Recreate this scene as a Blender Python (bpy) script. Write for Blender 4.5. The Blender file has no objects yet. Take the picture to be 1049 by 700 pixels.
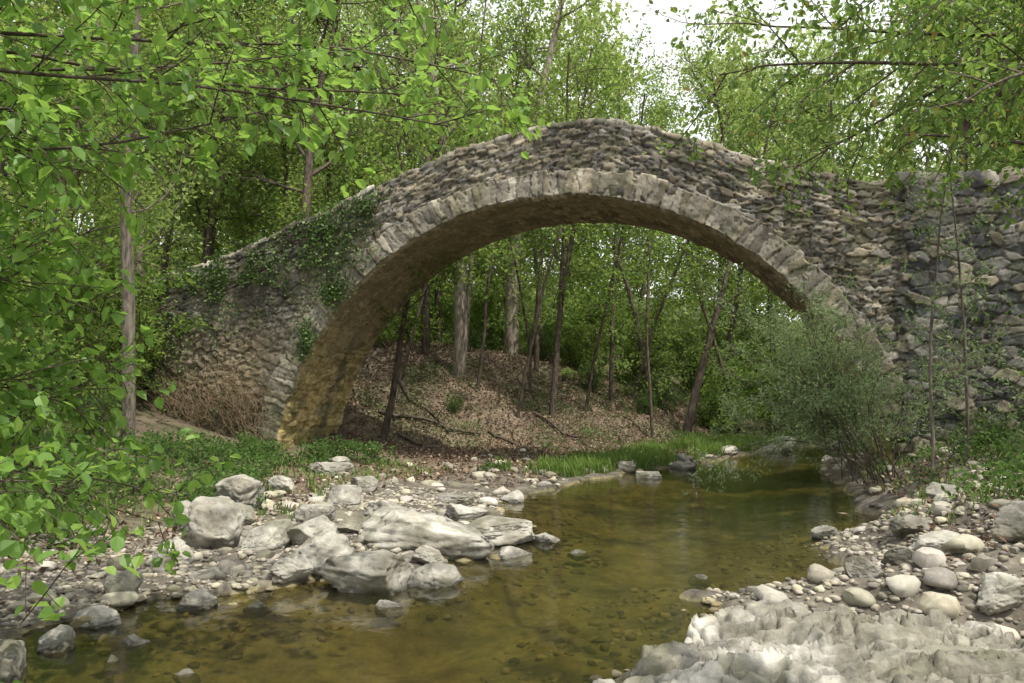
import bpy, math, numpy as np, time
from mathutils import Vector
T0=time.time()
sc=bpy.context.scene
sc.view_settings.view_transform='Standard'; sc.view_settings.look='None'; sc.view_settings.exposure=0
# ------------------------------------------------------------------ noise
def hsh(ix,iy,iz,s=0):
    n=(ix.astype(np.int64)*374761393+iy.astype(np.int64)*668265263+iz.astype(np.int64)*1274126177+s*362437)&0xffffffff
    n=((n^(n>>13))*1274126177)&0xffffffff
    n=((n^(n>>16))*668265263)&0xffffffff
    n=n^(n>>15)
    return (n&0xffffff)/float(0xffffff)
def vn(x,y,z,s=0):
    x,y,z=np.broadcast_arrays(np.asarray(x,float),np.asarray(y,float),np.asarray(z,float))
    ix=np.floor(x);iy=np.floor(y);iz=np.floor(z)
    fx=x-ix;fy=y-iy;fz=z-iz
    fx=fx*fx*(3-2*fx);fy=fy*fy*(3-2*fy);fz=fz*fz*(3-2*fz)
    r=0
    for a in (0,1):
        for b in (0,1):
            for c in (0,1):
                r=r+hsh(ix+a,iy+b,iz+c,s)*(fx if a else 1-fx)*(fy if b else 1-fy)*(fz if c else 1-fz)
    return r
def fbm(x,y,z,o=4,s=0):
    r=0;a=.5;t=0
    x=np.asarray(x,float);y=np.asarray(y,float);z=np.asarray(z,float)
    for i in range(o):
        r=r+a*vn(x,y,z,s+i*17);t+=a;a*=.5;x=x*2.03;y=y*2.03;z=z*2.03
    return r/t
def ss(a,b,x):
    t=np.clip((x-a)/(b-a),0,1);return t*t*(3-2*t)
def vor(u,v,cw,ch,seed,jit=.36,p=2.6):
    gv=np.floor(v/ch)
    F1=np.full(u.shape,9.);F2=np.full(u.shape,9.);ID=np.zeros(u.shape);DU=np.zeros(u.shape);DV=np.zeros(u.shape)
    for dj in (-1,0,1):
        row=gv+dj
        off=hsh(row,row*0,row*0,seed)
        g0=np.floor(u/cw-off)
        for di in (-1,0,1):
            gi=g0+di
            h1=hsh(gi,row,row*0+1,seed);h2=hsh(gi,row,row*0+2,seed)
            cx=(gi+off+.5+jit*(h1*2-1));cy=(row+.5+jit*.8*(h2*2-1))
            a=u/cw-cx;b=v/ch-cy
            d=(np.abs(a)**p+np.abs(b)**p)**(1/p)
            m=d<F1
            F2=np.where(m,F1,np.minimum(F2,d))
            ID=np.where(m,hsh(gi,row,row*0+3,seed),ID)
            DU=np.where(m,a,DU);DV=np.where(m,b,DV)
            F1=np.where(m,d,F1)
    tilt=DU*((ID*37.7)%1-.5)+DV*((ID*71.3)%1-.5)
    return F1,F2,ID,tilt
# ------------------------------------------------------------------ mesh helpers
def mk(name,V,F,mats,mi=None,smooth=True,col=None,link=True):
    V=np.ascontiguousarray(V,dtype=np.float32).reshape(-1,3);F=np.ascontiguousarray(F,dtype=np.int32).reshape(-1,4)
    me=bpy.data.meshes.new(name)
    me.vertices.add(len(V));me.vertices.foreach_set('co',V.ravel())
    me.loops.add(F.size);me.loops.foreach_set('vertex_index',F.ravel())
    me.polygons.add(len(F));me.polygons.foreach_set('loop_start',np.arange(0,F.size,4,dtype=np.int32))
    for m in mats: me.materials.append(m)
    if mi is not None: me.polygons.foreach_set('material_index',np.asarray(mi,dtype=np.int32))
    sm=np.zeros(len(F),dtype=bool);sm[:]=smooth
    me.polygons.foreach_set('use_smooth',sm)
    me.update(calc_edges=True)
    if col is not None:
        a=me.color_attributes.new('Col','FLOAT_COLOR','POINT')
        c=np.ones((len(V),4),dtype=np.float32);c[:,:3]=np.asarray(col).reshape(-1,3);a.data.foreach_set('color',c.ravel())
    if not link: return me
    ob=bpy.data.objects.new(name,me);sc.collection.objects.link(ob);return ob
def gridF(ni,nj):
    i,j=np.meshgrid(np.arange(ni-1),np.arange(nj-1),indexing='ij')
    a=(i*nj+j).ravel()
    return np.stack([a,a+nj,a+nj+1,a+1],1)
# ------------------------------------------------------------------ materials
def newmat(n):
    m=bpy.data.materials.new(n);m.use_nodes=True;m.node_tree.nodes.clear();return m,m.node_tree
def N(nt,t,**k):
    n=nt.nodes.new(t)
    for a,b in k.items():
        if a in n.inputs.keys(): n.inputs[a].default_value=b
        else: setattr(n,a,b)
    return n
def stone_mat(name,nscale=9,bump=.5,bdist=.02,dark=.55,light=1.35,rough=.92,moss=None,speck=.3,mlo=.54):
    m,nt=newmat(name);L=nt.links.new
    o=N(nt,'ShaderNodeOutputMaterial');p=N(nt,'ShaderNodeBsdfPrincipled');p.inputs['Roughness'].default_value=rough
    p.inputs['Specular IOR Level'].default_value=.2
    a=N(nt,'ShaderNodeVertexColor');a.layer_name='Col'
    g=N(nt,'ShaderNodeNewGeometry')
    n1=N(nt,'ShaderNodeTexNoise');n1.inputs['Scale'].default_value=nscale;n1.inputs['Detail'].default_value=8;n1.inputs['Roughness'].default_value=.72
    L(g.outputs['Position'],n1.inputs['Vector'])
    mr=N(nt,'ShaderNodeMapRange');mr.inputs['From Min'].default_value=.3;mr.inputs['From Max'].default_value=.7;mr.inputs['To Min'].default_value=dark;mr.inputs['To Max'].default_value=light
    L(n1.outputs['Fac'],mr.inputs['Value'])
    mx=N(nt,'ShaderNodeMix',data_type='RGBA',blend_type='MULTIPLY');mx.inputs[0].default_value=1
    L(a.outputs['Color'],mx.inputs[6]);L(mr.outputs[0],mx.inputs[7])
    c=mx.outputs[2]
    n2=N(nt,'ShaderNodeTexNoise');n2.inputs['Scale'].default_value=nscale*3.3;n2.inputs['Detail'].default_value=5
    L(g.outputs['Position'],n2.inputs['Vector'])
    r2=N(nt,'ShaderNodeMapRange');r2.inputs['From Min'].default_value=.6;r2.inputs['From Max'].default_value=.68;r2.inputs['To Max'].default_value=speck
    L(n2.outputs['Fac'],r2.inputs['Value'])
    m2=N(nt,'ShaderNodeMix',data_type='RGBA');L(r2.outputs[0],m2.inputs[0]);L(c,m2.inputs[6]);m2.inputs[7].default_value=(.40,.39,.34,1)
    c=m2.outputs[2]
    if moss:
        n3=N(nt,'ShaderNodeTexNoise');n3.inputs['Scale'].default_value=2.3;n3.inputs['Detail'].default_value=6
        L(g.outputs['Position'],n3.inputs['Vector'])
        r3=N(nt,'ShaderNodeMapRange');r3.inputs['From Min'].default_value=mlo;r3.inputs['From Max'].default_value=mlo+.14;r3.inputs['To Max'].default_value=moss
        L(n3.outputs['Fac'],r3.inputs['Value'])
        m3=N(nt,'ShaderNodeMix',data_type='RGBA');L(r3.outputs[0],m3.inputs[0]);L(c,m3.inputs[6]);m3.inputs[7].default_value=(.085,.09,.045,1)
        c=m3.outputs[2]
    L(c,p.inputs['Base Color'])
    b=N(nt,'ShaderNodeBump');b.inputs['Strength'].default_value=bump;b.inputs['Distance'].default_value=bdist
    n4=N(nt,'ShaderNodeTexNoise');n4.inputs['Scale'].default_value=nscale*2;n4.inputs['Detail'].default_value=9;n4.inputs['Roughness'].default_value=.75
    L(g.outputs['Position'],n4.inputs['Vector']);L(n4.outputs['Fac'],b.inputs['Height']);L(b.outputs[0],p.inputs['Normal'])
    L(p.outputs[0],o.inputs[0]);return m
def leaf_mat(name,cols,tcol,tr=.5,gl=.02):
    m,nt=newmat(name);L=nt.links.new
    o=N(nt,'ShaderNodeOutputMaterial');g=N(nt,'ShaderNodeNewGeometry');oi=N(nt,'ShaderNodeObjectInfo')
    ramp=N(nt,'ShaderNodeValToRGB');cr=ramp.color_ramp
    while len(cr.elements)<len(cols): cr.elements.new(.5)
    for e,(pos,c) in zip(cr.elements,cols): e.position=pos;e.color=(*c,1)
    L(g.outputs['Random Per Island'],ramp.inputs[0])
    hs=N(nt,'ShaderNodeHueSaturation')
    mr=N(nt,'ShaderNodeMapRange');mr.inputs['To Min'].default_value=.485;mr.inputs['To Max'].default_value=.515;L(oi.outputs['Random'],mr.inputs['Value']);L(mr.outputs[0],hs.inputs['Hue'])
    nz=N(nt,'ShaderNodeTexNoise');nz.inputs['Scale'].default_value=.8;L(g.outputs['Position'],nz.inputs['Vector'])
    m2=N(nt,'ShaderNodeMapRange');m2.inputs['From Min'].default_value=.3;m2.inputs['From Max'].default_value=.7;m2.inputs['To Min'].default_value=.75;m2.inputs['To Max'].default_value=1.3
    L(nz.outputs['Fac'],m2.inputs['Value']);L(m2.outputs[0],hs.inputs['Value']);L(ramp.outputs[0],hs.inputs['Color'])
    d=N(nt,'ShaderNodeBsdfDiffuse');L(hs.outputs[0],d.inputs[0])
    t=N(nt,'ShaderNodeBsdfTranslucent')
    mt=N(nt,'ShaderNodeMix',data_type='RGBA');mt.inputs[0].default_value=.6;L(hs.outputs[0],mt.inputs[6]);mt.inputs[7].default_value=(*tcol,1);L(mt.outputs[2],t.inputs[0])
    a=N(nt,'ShaderNodeMixShader');a.inputs[0].default_value=tr;L(d.outputs[0],a.inputs[1]);L(t.outputs[0],a.inputs[2])
    if gl<=0:
        L(a.outputs[0],o.inputs[0]);return m
    gg=N(nt,'ShaderNodeBsdfGlossy');gg.inputs['Roughness'].default_value=.5;gg.inputs[0].default_value=(.8,.9,.75,1)
    b=N(nt,'ShaderNodeMixShader');b.inputs[0].default_value=gl;L(a.outputs[0],b.inputs[1]);L(gg.outputs[0],b.inputs[2]);L(b.outputs[0],o.inputs[0]);return m
def bark_mat(name,c1,c2):
    m,nt=newmat(name);L=nt.links.new
    o=N(nt,'ShaderNodeOutputMaterial');p=N(nt,'ShaderNodeBsdfPrincipled');p.inputs['Roughness'].default_value=.95
    p.inputs['Specular IOR Level'].default_value=.15
    tc=N(nt,'ShaderNodeTexCoord');mp=N(nt,'ShaderNodeMapping');mp.inputs['Scale'].default_value=(9,9,2);L(tc.outputs['Object'],mp.inputs[0])
    n=N(nt,'ShaderNodeTexNoise');n.inputs['Scale'].default_value=2;n.inputs['Detail'].default_value=7;L(mp.outputs[0],n.inputs['Vector'])
    r=N(nt,'ShaderNodeValToRGB');r.color_ramp.elements[0].position=.35;r.color_ramp.elements[0].color=(*c1,1);r.color_ramp.elements[1].position=.65;r.color_ramp.elements[1].color=(*c2,1)
    L(n.outputs['Fac'],r.inputs[0]);L(r.outputs[0],p.inputs['Base Color'])
    b=N(nt,'ShaderNodeBump');b.inputs['Strength'].default_value=.7;b.inputs['Distance'].default_value=.03;L(n.outputs['Fac'],b.inputs['Height']);L(b.outputs[0],p.inputs['Normal'])
    L(p.outputs[0],o.inputs[0]);return m
G1=(.05,.10,.022);G2=(.10,.175,.04);G3=(.16,.24,.06);G4=(.22,.26,.08)
M_leaf=leaf_mat('leaf_forest',[(0,G1),(.5,G2),(.85,G3),(1,G4)],(.38,.52,.11),.5,0)
M_far=leaf_mat('leaf_far_forest',[(0,(.11,.17,.05)),(.5,(.19,.27,.08)),(1,(.29,.36,.13))],(.48,.60,.19),.5,0)
M_leafh=leaf_mat('leaf_hazel',[(0,(.07,.15,.03)),(.5,(.12,.24,.045)),(1,(.20,.32,.06))],(.42,.66,.12),.52,.03)
M_leafr=leaf_mat('leaf_overhang',[(0,(.05,.105,.025)),(.6,(.10,.18,.04)),(.93,(.17,.23,.05)),(1,(.27,.15,.05))],(.30,.46,.09),.5,.02)
M_leafw=leaf_mat('leaf_willow',[(0,(.10,.15,.07)),(.5,(.18,.25,.12)),(1,(.28,.35,.19))],(.28,.38,.15),.45,0)
M_under=leaf_mat('leaf_undergrowth',[(0,(.035,.075,.022)),(.6,(.075,.13,.035)),(1,(.13,.19,.06))],(.18,.30,.08),.4,0)
M_ivy=leaf_mat('leaf_ivy',[(0,(.03,.07,.02)),(.7,(.07,.12,.03)),(1,(.13,.18,.05))],(.14,.26,.05),.3,.03)
M_grass=leaf_mat('grass_blades',[(0,(.07,.13,.03)),(.6,(.13,.21,.05)),(1,(.24,.28,.10))],(.26,.38,.08),.4,0)
M_litter=leaf_mat('leaf_litter',[(0,(.06,.04,.03)),(.5,(.15,.105,.072)),(.85,(.25,.19,.135)),(1,(.38,.31,.22))],(.15,.10,.06),.15,0)
M_barkd=bark_mat('bark_dark',(.04,.033,.026),(.13,.105,.085))
M_barkm=bark_mat('bark_grey',(.07,.06,.048),(.20,.175,.145))
M_barkp=bark_mat('bark_pale',(.14,.12,.095),(.34,.30,.25))
M_twig=bark_mat('dry_twigs',(.15,.11,.07),(.32,.25,.16))
M_wall=stone_mat('rubble_masonry',9,.9,.022,.5,1.4,moss=.5,speck=.2,mlo=.5)
M_rock=stone_mat('river_limestone',5,.9,.035,.5,1.3,.85,moss=.5,speck=.3,mlo=.51)
M_pebb=stone_mat('pebbles',14,.3,.005,.7,1.2,.85)
M_ground=stone_mat('ground_soil',6,.9,.04,.5,1.4,speck=.15)
# ------------------------------------------------------------------ camera, light
cd=bpy.data.cameras.new('camera');cam=bpy.data.objects.new('camera',cd);sc.collection.objects.link(cam);sc.camera=cam
cd.lens=28;cd.sensor_width=36;cd.clip_end=600;cd.clip_start=.05
cam.location=(0,0,2.0);cam.rotation_euler=(math.radians(93.5),0,math.radians(17.05))
S=Vector((.42,-.24,.87)).normalized()
sd=bpy.data.lights.new('sun','SUN');sun=bpy.data.objects.new('sun',sd);sc.collection.objects.link(sun)
sd.energy=5.0;sd.angle=math.radians(.55);sd.color=(1,.93,.80);sun.rotation_euler=S.to_track_quat('Z','Y').to_euler()
w=bpy.data.worlds.new('World');sc.world=w;w.use_nodes=True;nt=w.node_tree
bg=nt.nodes['Background'];sk=nt.nodes.new('ShaderNodeTexSky');sk.sky_type='NISHITA';sk.sun_disc=False
sk.sun_elevation=math.asin(S.z);sk.sun_rotation=math.atan2(S.x,S.y);sk.dust_density=6;sk.air_density=1.0;sk.ozone_density=.5
hz=nt.nodes.new('ShaderNodeHueSaturation');hz.inputs['Saturation'].default_value=.35;hz.inputs['Value'].default_value=1.5
mh=nt.nodes.new('ShaderNodeMix');mh.data_type='RGBA';mh.inputs[0].default_value=.6;mh.inputs[7].default_value=(12.6,12.7,12.5,1)
nt.links.new(sk.outputs[0],hz.inputs['Color']);nt.links.new(hz.outputs[0],mh.inputs[6]);nt.links.new(mh.outputs[2],bg.inputs[0]);bg.inputs[1].default_value=.15
# ------------------------------------------------------------------ terrain
WP=np.array([(-6.2,-8),(-6.1,3.0),(-5.95,4.36),(-5.75,5.35),(-5.35,6.3),(-4.7,7.01),(-3.95,8.04),(-3.28,8.92),(-3.16,10.57),(-4.2,12.37),(-4.26,14.9),(-3.71,17.8),(-2.08,21.2),(-.8,25),(.9,29),(4,34),(9,40),(20,44),(45,46),(45,42),(22,40),(12,36),(7.5,31.5),(4.2,27.5),(2.2,24.9),(1.58,20.6),(1.65,16),(1.78,12.7),(.7,10.9),(1.16,9.4),(.3,8.5),(-.5,7.95),(-.85,6.41),(-.95,5.38),(-1.1,3),(-1.3,-8)])
def sdist(x,y,P=None):
    P=WP if P is None else P
    D=np.full(x.shape,1e9);ins=np.zeros(x.shape,bool);n=len(P)
    for i in range(n):
        ax,ay=P[i];bx,by=P[(i+1)%n]
        ex,ey=bx-ax,by-ay;px,py=x-ax,y-ay
        t=np.clip((px*ex+py*ey)/(ex*ex+ey*ey),0,1)
        D=np.minimum(D,(px-t*ex)**2+(py-t*ey)**2)
        c=((ay>y)!=(by>y))&(x<(bx-ax)*(y-ay)/(by-ay+1e-12)+ax);ins^=c
    D=np.sqrt(D);return np.where(ins,-D,D)
def ground(x,y):
    x=np.asarray(x,float);y=np.asarray(y,float)
    D=sdist(x,y)+ (fbm(x*1.1,y*1.1,0,3,5)-.5)*.9
    mid=np.interp(y,[-8,5,10,18,25,32,40,60],[-3,-3,-1.6,-1.2,.4,4,9,20])
    left=x<mid
    f=np.interp(y,[-10,6,18,21,25,27,32,60],[7.3,7.6,11.8,10.5,7.8,5.2,1.5,-5])
    sl=np.interp(y,[0,17,21],[.26,.26,.36])
    hl=.05+.045*np.minimum(D,7)+sl*np.maximum(0,-x-f)
    hl=np.where(hl>3.5,3.5+(hl-3.5)*.25,hl)
    hr=.05+.42*np.minimum(D,1.5)+.2*np.maximum(D-1.5,0)
    hr=np.where(hr>2.2,2.2+(hr-2.2)*.3,hr)
    hr=hr*(1-ss(8.3,7.2,y)*.93*ss(6.5,4.5,x))
    out=np.where(left,hl,hr)
    h=np.where(D>0,out,np.maximum(-.32,-.02+.16*D))
    far=np.sqrt((x+4)**2+(y-15)**2)
    h=h+np.where(D>0,1,0)*np.maximum(0,far-34)*.22*np.clip(1-(far-34)/260,.3,1)*ss(0,5,D)
    rough=.03+.1*ss(0,4,D)
    h=h+(fbm(x*.9,y*.9,0,4,9)-.5)*rough*2*ss(-.5,.6,D)+(fbm(x*4,y*4,0,3,21)-.5)*.12
    h=h+(fbm(x*.5,y*.5,0,3,23)-.5)*.9*ss(19,23,y)*ss(1,4,D)
    return h
def rng_(a,b,s): return np.arange(a,b,s)
xs=np.concatenate([np.linspace(-260,-60,12),rng_(-55,-26,2),rng_(-26,-13,.4),rng_(-13,5,.075),rng_(5,12,.3),rng_(12,30,1.2),np.linspace(32,260,14)])
ys=np.concatenate([np.linspace(-160,-12,10),rng_(-10,2.5,.5),rng_(2.5,15,.07),rng_(15,32,.14),rng_(32,50,.6),rng_(50,80,3),np.linspace(84,300,12)])
X,Y=np.meshgrid(xs,ys,indexing='ij')
Z=ground(X,Y)
D=sdist(X,Y)
gr=np.clip(1-ss(1.8,4.0,D+(fbm(X,Y,3,3,2)-.5)*2.5),0,1)*(Y<19)
n1=fbm(X*2,Y*2,1,4,3)[...,None];n2=fbm(X*.5,Y*.5,1,4,4)[...,None]
soil=np.array([.135,.105,.078])*(0.5+1.0*n1)+np.array([.04,.03,.02])*ss(.4,.7,n2)
moss=np.array([.06,.08,.03])*(.6+.8*n1)
mk_=ss(.46,.6,fbm(X*.6,Y*.6,5,4,14))[...,None]
soil=soil*(1-.5*mk_)+moss*.5*mk_
farm=ss(34,44,np.hypot(X+4,Y-15))[...,None]
soil=soil*(1-farm)+np.array([.06,.085,.03])*farm
gravel=np.array([.135,.12,.098])*(.4+1.2*n1)
bed=np.array([.20,.18,.085])*(.25+1.5*n1)
wet=np.array([.085,.077,.055])*(.6+.8*n1)
C=soil*(1-gr[...,None])+gravel*gr[...,None]
zz=Z[...,None]
C=np.where(zz<.0,bed,C*ss(.0,.09,zz)+wet*(1-ss(.0,.09,zz)))
mk('ground',np.stack([X,Y,Z],-1),gridF(len(xs),len(ys)),[M_ground],col=C)
def gz(x,y): return ground(np.atleast_1d(x),np.atleast_1d(y))
# ------------------------------------------------------------------ water
m,nt=newmat('stream_water');L=nt.links.new
o=N(nt,'ShaderNodeOutputMaterial');tr=N(nt,'ShaderNodeBsdfTransparent');tr.inputs[0].default_value=(.74,.69,.46,1)
gl=N(nt,'ShaderNodeBsdfGlossy');gl.inputs['Roughness'].default_value=.04
fr=N(nt,'ShaderNodeFresnel');fr.inputs['IOR'].default_value=1.9
g=N(nt,'ShaderNodeNewGeometry');n=N(nt,'ShaderNodeTexNoise');n.inputs['Scale'].default_value=4.5;n.inputs['Detail'].default_value=5;L(g.outputs['Position'],n.inputs['Vector'])
b=N(nt,'ShaderNodeBump');b.inputs['Strength'].default_value=.4;b.inputs['Distance'].default_value=.016;L(n.outputs['Fac'],b.inputs['Height'])
L(b.outputs[0],gl.inputs['Normal']);L(b.outputs[0],fr.inputs['Normal'])
df=N(nt,'ShaderNodeBsdfDiffuse');df.inputs[0].default_value=(.14,.135,.07,1)
m0=N(nt,'ShaderNodeMixShader');m0.inputs[0].default_value=.10;L(tr.outputs[0],m0.inputs[1]);L(df.outputs[0],m0.inputs[2])
mx=N(nt,'ShaderNodeMixShader');L(fr.outputs[0],mx.inputs[0]);L(m0.outputs[0],mx.inputs[1]);L(gl.outputs[0],mx.inputs[2]);L(mx.outputs[0],o.inputs[0])
M_water=m
wx=np.linspace(-9,48,20);wy=np.linspace(-10,48,20);A,B=np.meshgrid(wx,wy,indexing='ij')
mk('stream_water',np.stack([A,B,A*0],-1),gridF(20,20),[M_water])
# ------------------------------------------------------------------ bridge
CX,CZ,R,TH=-4.62,-.8,7.35,.58
YF,YB=18.0,21.0
tx=[-27,-20,-16,-13.2,-11.2,-9.2,-7,-5.2,-3.8,-2.6,-1.55,.5,1.6,2.5,16]
tz=[3.9,4.5,4.95,5.67,6.4,7.12,7.85,8.2,8.28,8.12,7.75,6.9,6.5,6.3,6.25]
def top(x):
    r=np.interp(x,tx,tz)
    for d in (.4,.8): r=r+np.interp(x-d,tx,tz)+np.interp(x+d,tx,tz)
    return r/5+(fbm(x*1.3,x*0,0,3,77)-.5)*.16
def masonry_cols(ID,edge,pal,mort=(.085,.075,.06),mw=.12):
    pal=np.array(pal)
    k=(ID*len(pal)*.9999).astype(int)
    c=pal[k]*(.6+.8*((ID*97.3)%1))[...,None]
    m=ss(.01,mw,edge)[...,None]
    return c*m+np.array(mort)*(1-m)
PALW=[(.235,.21,.17),(.165,.155,.137),(.265,.23,.175),(.12,.112,.10),(.25,.232,.205),(.20,.17,.13)]
PALR=[(.085,.088,.09),(.12,.115,.108),(.165,.155,.135),(.06,.06,.062),(.14,.135,.125),(.17,.15,.12)]
def build_wall(name,yf,sgn,step):
    xa=np.arange(-27,16,step);nf=int(9/step)
    nc,ni=9,10
    t=np.linspace(0,1,nf)
    tp=top(xa);zb=-.8
    Xg=np.repeat(xa[:,None],nf+nc+ni,1)
    Zf=zb+(tp[:,None]-zb)*t[None]
    Zg=np.concatenate([Zf,np.repeat(tp[:,None],nc,1),tp[:,None]-np.linspace(.05,.95,ni)[None]],1)
    Yr=np.concatenate([np.zeros(nf),np.linspace(.03,.38,nc),np.full(ni,.40)])
    Sv=np.concatenate([Zf-tp[:,None],np.repeat(np.linspace(.03,.38,nc)[None],len(xa),0),np.repeat(np.linspace(.45,1.3,ni)[None],len(xa),0)],1)
    wu=(fbm(Xg*1.1,Zg*1.1,0,3,31)-.5)*.5+(fbm(Xg*6,Zg*6,0,3,33)-.5)*.12;wv=(fbm(Xg*.8,Zg*.8,7,3,32)-.5)*.35+(fbm(Xg*5,Zg*5,3,3,34)-.5)*.10
    u=Xg+wu
    F1a,F2a,Ia,Ta=vor(u,Zg+wv,.27,.15,41,.48,2.1)
    F1d,F2d,Id,Td=vor(u*1.02+5,Zg+wv+3,.16,.10,45,.48,2.1)
    mixs=ss(.5,.54,fbm(Xg*1.7,Zg*2.2,6,2,46))>.5
    F1a=np.where(mixs,F1d,F1a);F2a=np.where(mixs,F2d,F2a);Ia=np.where(mixs,Id,Ia);Ta=np.where(mixs,Td*.7,Ta)
    F1c,F2c,Ic,Tc=vor(u,Zg+wv*.8,.36,.22,43,.48,2.1)
    F1b,F2b,Ib,Tb=vor(u,Sv+wv*.35,.28,.10,42,.48,2.3)
    par=Sv>-.85-.2*fbm(Xg*2,Xg*0,0,2,3)
    rt=(Xg>2.9+.35*(vn(Zg*2.3,0,0,5)-.5))
    a_=par&~rt
    ed=np.where(a_,F2b-F1b,np.where(rt,F2c-F1c,F2a-F1a));ID=np.where(a_,Ib,np.where(rt,Ic,Ia));TI=np.where(a_,Tb,np.where(rt,Tc,Ta))
    cell=.04*ss(.0,.14,ed)+.055*(ID-.5)+.06*TI+.04*(fbm(Xg*7,Zg*7,Yr[None]*6,3,6)-.5)+.02*(fbm(Xg*1.2,Zg*1.2,0,3,16)-.5)
    sm=ss(.46,.64,fbm(Xg*.45,Zg*.45,4,4,51))*(~par)*(~rt)
    cell=cell*(1-.5*sm)+.02*sm+(fbm(Xg*3,Zg*3,1,3,66)-.5)*.04
    cell=cell+np.where(rt,.10,0)
    dirY=np.concatenate([-np.ones(nf),np.zeros(nc),np.ones(ni)]);dirY[nf-1]=-.7;dirY[nf+nc-1]=.5
    dirZ=np.concatenate([np.zeros(nf),np.ones(nc),np.zeros(ni)]);dirZ[nf-1]=.7
    Yg=yf+sgn*(Yr[None]+.03+cell*dirY[None]);Zg2=Zg+cell*1.6*dirZ[None]
    C=masonry_cols(ID,ed,PALW);Cr=masonry_cols(ID,ed,PALR,mort=(.12,.11,.092),mw=.13)
    C=np.where(rt[...,None],Cr,C)
    C=C*(1-.45*sm[...,None])+np.array([.22,.195,.15])*.45*sm[...,None]
    st=fbm(Xg*.7,Zg*.25,2,4,55);st2=fbm(Xg*1.8,Zg*1.8,2,4,56)
    C=C*(.6+.62*ss(.3,.7,st))[...,None]*(.7+.6*ss(.3,.7,st2))[...,None]
    oc=ss(-11.5,-13,Xg)*ss(4.2,2.5,Zg)*ss(.35,.6,fbm(Xg,Zg,9,3,12))
    C=C*(1-.6*oc[...,None])+np.array([.30,.235,.15])*.6*oc[...,None]
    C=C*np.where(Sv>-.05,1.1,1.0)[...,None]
    F=gridF(len(xa),nf+nc+ni)
    fc=np.stack([Xg,Zg],-1).reshape(-1,2)[F].mean(1)
    F=F[np.hypot(fc[:,0]-CX,fc[:,1]-CZ)>R+TH*.55]
    if sgn<0: F=F[:,::-1]
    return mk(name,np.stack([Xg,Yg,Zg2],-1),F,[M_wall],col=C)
bridge=bpy.data.objects.new('stone_arch_bridge',None);sc.collection.objects.link(bridge)
build_wall('spandrel_and_parapet_upstream',YF,1,.03).parent=bridge
build_wall('spandrel_and_parapet_downstream',YB,-1,.12).parent=bridge
th=np.arange(math.radians(-4),math.radians(184),.028/R)
nr,nb=24,70
hv=hsh(np.floor(th*R/.17),np.floor(th*0),np.floor(th*0),4)
thk=TH*(1+.22*np.abs(np.cos(th))+.22*(hv-.5)+.14*(vn(th*R/.6,0,0,4)-.5))
rr=np.concatenate([[1.0],np.linspace(1,0,nr),np.zeros(nb),np.linspace(0,1,10)])
yy=np.concatenate([[.15],np.full(nr,-.03),np.linspace(0,YB-YF,nb),np.full(10,YB-YF+.05)])
sv=np.concatenate([[0.],np.linspace(0,.7,nr),.72+np.linspace(0,3,nb),3.8+np.linspace(0,.6,10)])
TT,SV=np.meshgrid(th,sv,indexing='ij')
RRf=np.repeat(rr[None],len(th),0)*thk[:,None]
front=(SV<.71)
au=TT*R
wu=(fbm(au*1.5,SV*1.5,0,3,91)-.5)*.2+(fbm(au*7,SV*6,0,3,92)-.5)*.08
F1r,F2r,Ir,Tr=vor(au+wu,SV*0+.45+(SV-.35),.165,.9,93,.46,3)
F1q,F2q,Iq,Tq=vor(SV+wu*1.5,au+wu,.42,.17,94,.44,2.4)
ed=np.where(front,F2r-F1r,F2q-F1q);ID=np.where(front,Ir,Iq);TI=np.where(front,Tr,Tq)
q3=TT*R
cell=.025*ss(.0,.12,ed)+.05*(ID-.5)+.03*TI+.075*(fbm(q3*3.5,SV*4,0,4,95)-.5)
smb=ss(.4,.6,fbm(q3*.5,SV*.8,3,3,97))*(~front)
smf=ss(.48,.64,fbm(q3*.5,SV*.9,8,3,98))*front
cell=np.where(front,cell*(1-.4*smf),cell*1.2*(1-.5*smb))
inner=np.where(front,0,1)*(SV<3.75)
edge_w=np.clip(1-np.abs(SV-.71)/.08,0,1)
RD=R+RRf-cell*inner
RD=RD+edge_w*.10*fbm(q3*3,SV*0,0,4,99)
YG=YF+np.repeat(yy[None],len(th),0)-np.where(front&(SV>0),cell,0)
PX=CX+RD*np.cos(TT);PZ=CZ+RD*np.sin(TT)
C=masonry_cols(ID,ed,[(.27,.25,.21),(.21,.19,.16),(.31,.28,.23),(.235,.205,.155)],mort=(.10,.09,.07),mw=.09)
C=C*(1-.4*smf[...,None])+np.array([.25,.225,.18])*.4*smf[...,None]
Cb=masonry_cols(ID,ed,[(.28,.235,.165),(.235,.195,.14),(.33,.27,.18),(.19,.165,.125)],mort=(.12,.10,.065))
och_glow=(ss(4.6,1.0,PZ)*ss(.2,.5,fbm(q3,SV*1.5,1,4,101)))[...,None]  # ochre plaster low in the barrel, with warm bounce light painted into its colour
Cb=Cb*(1-.6*smb[...,None])+np.array([.29,.24,.155])*.6*smb[...,None]
Cb=Cb*(1-.75*och_glow)+np.array([.60,.47,.20])*(.5+1.0*fbm(q3*3,SV*3,1,3,111))[...,None]*.75*och_glow
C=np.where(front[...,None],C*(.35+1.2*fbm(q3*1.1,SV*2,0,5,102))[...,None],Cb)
mossy=(ss(.52,.64,fbm(q3*1.2,SV*1.2,5,4,105))*ss(3.5,.5,PZ)*.55)[...,None]
C=C*(1-mossy)+np.array([.10,.11,.04])*mossy
F=gridF(len(th),len(sv))[:,::-1]
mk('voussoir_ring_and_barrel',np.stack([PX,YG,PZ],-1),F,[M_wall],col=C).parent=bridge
xa=np.arange(-27,16,.4);yd=np.linspace(YF+.35,YB-.35,6)
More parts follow.
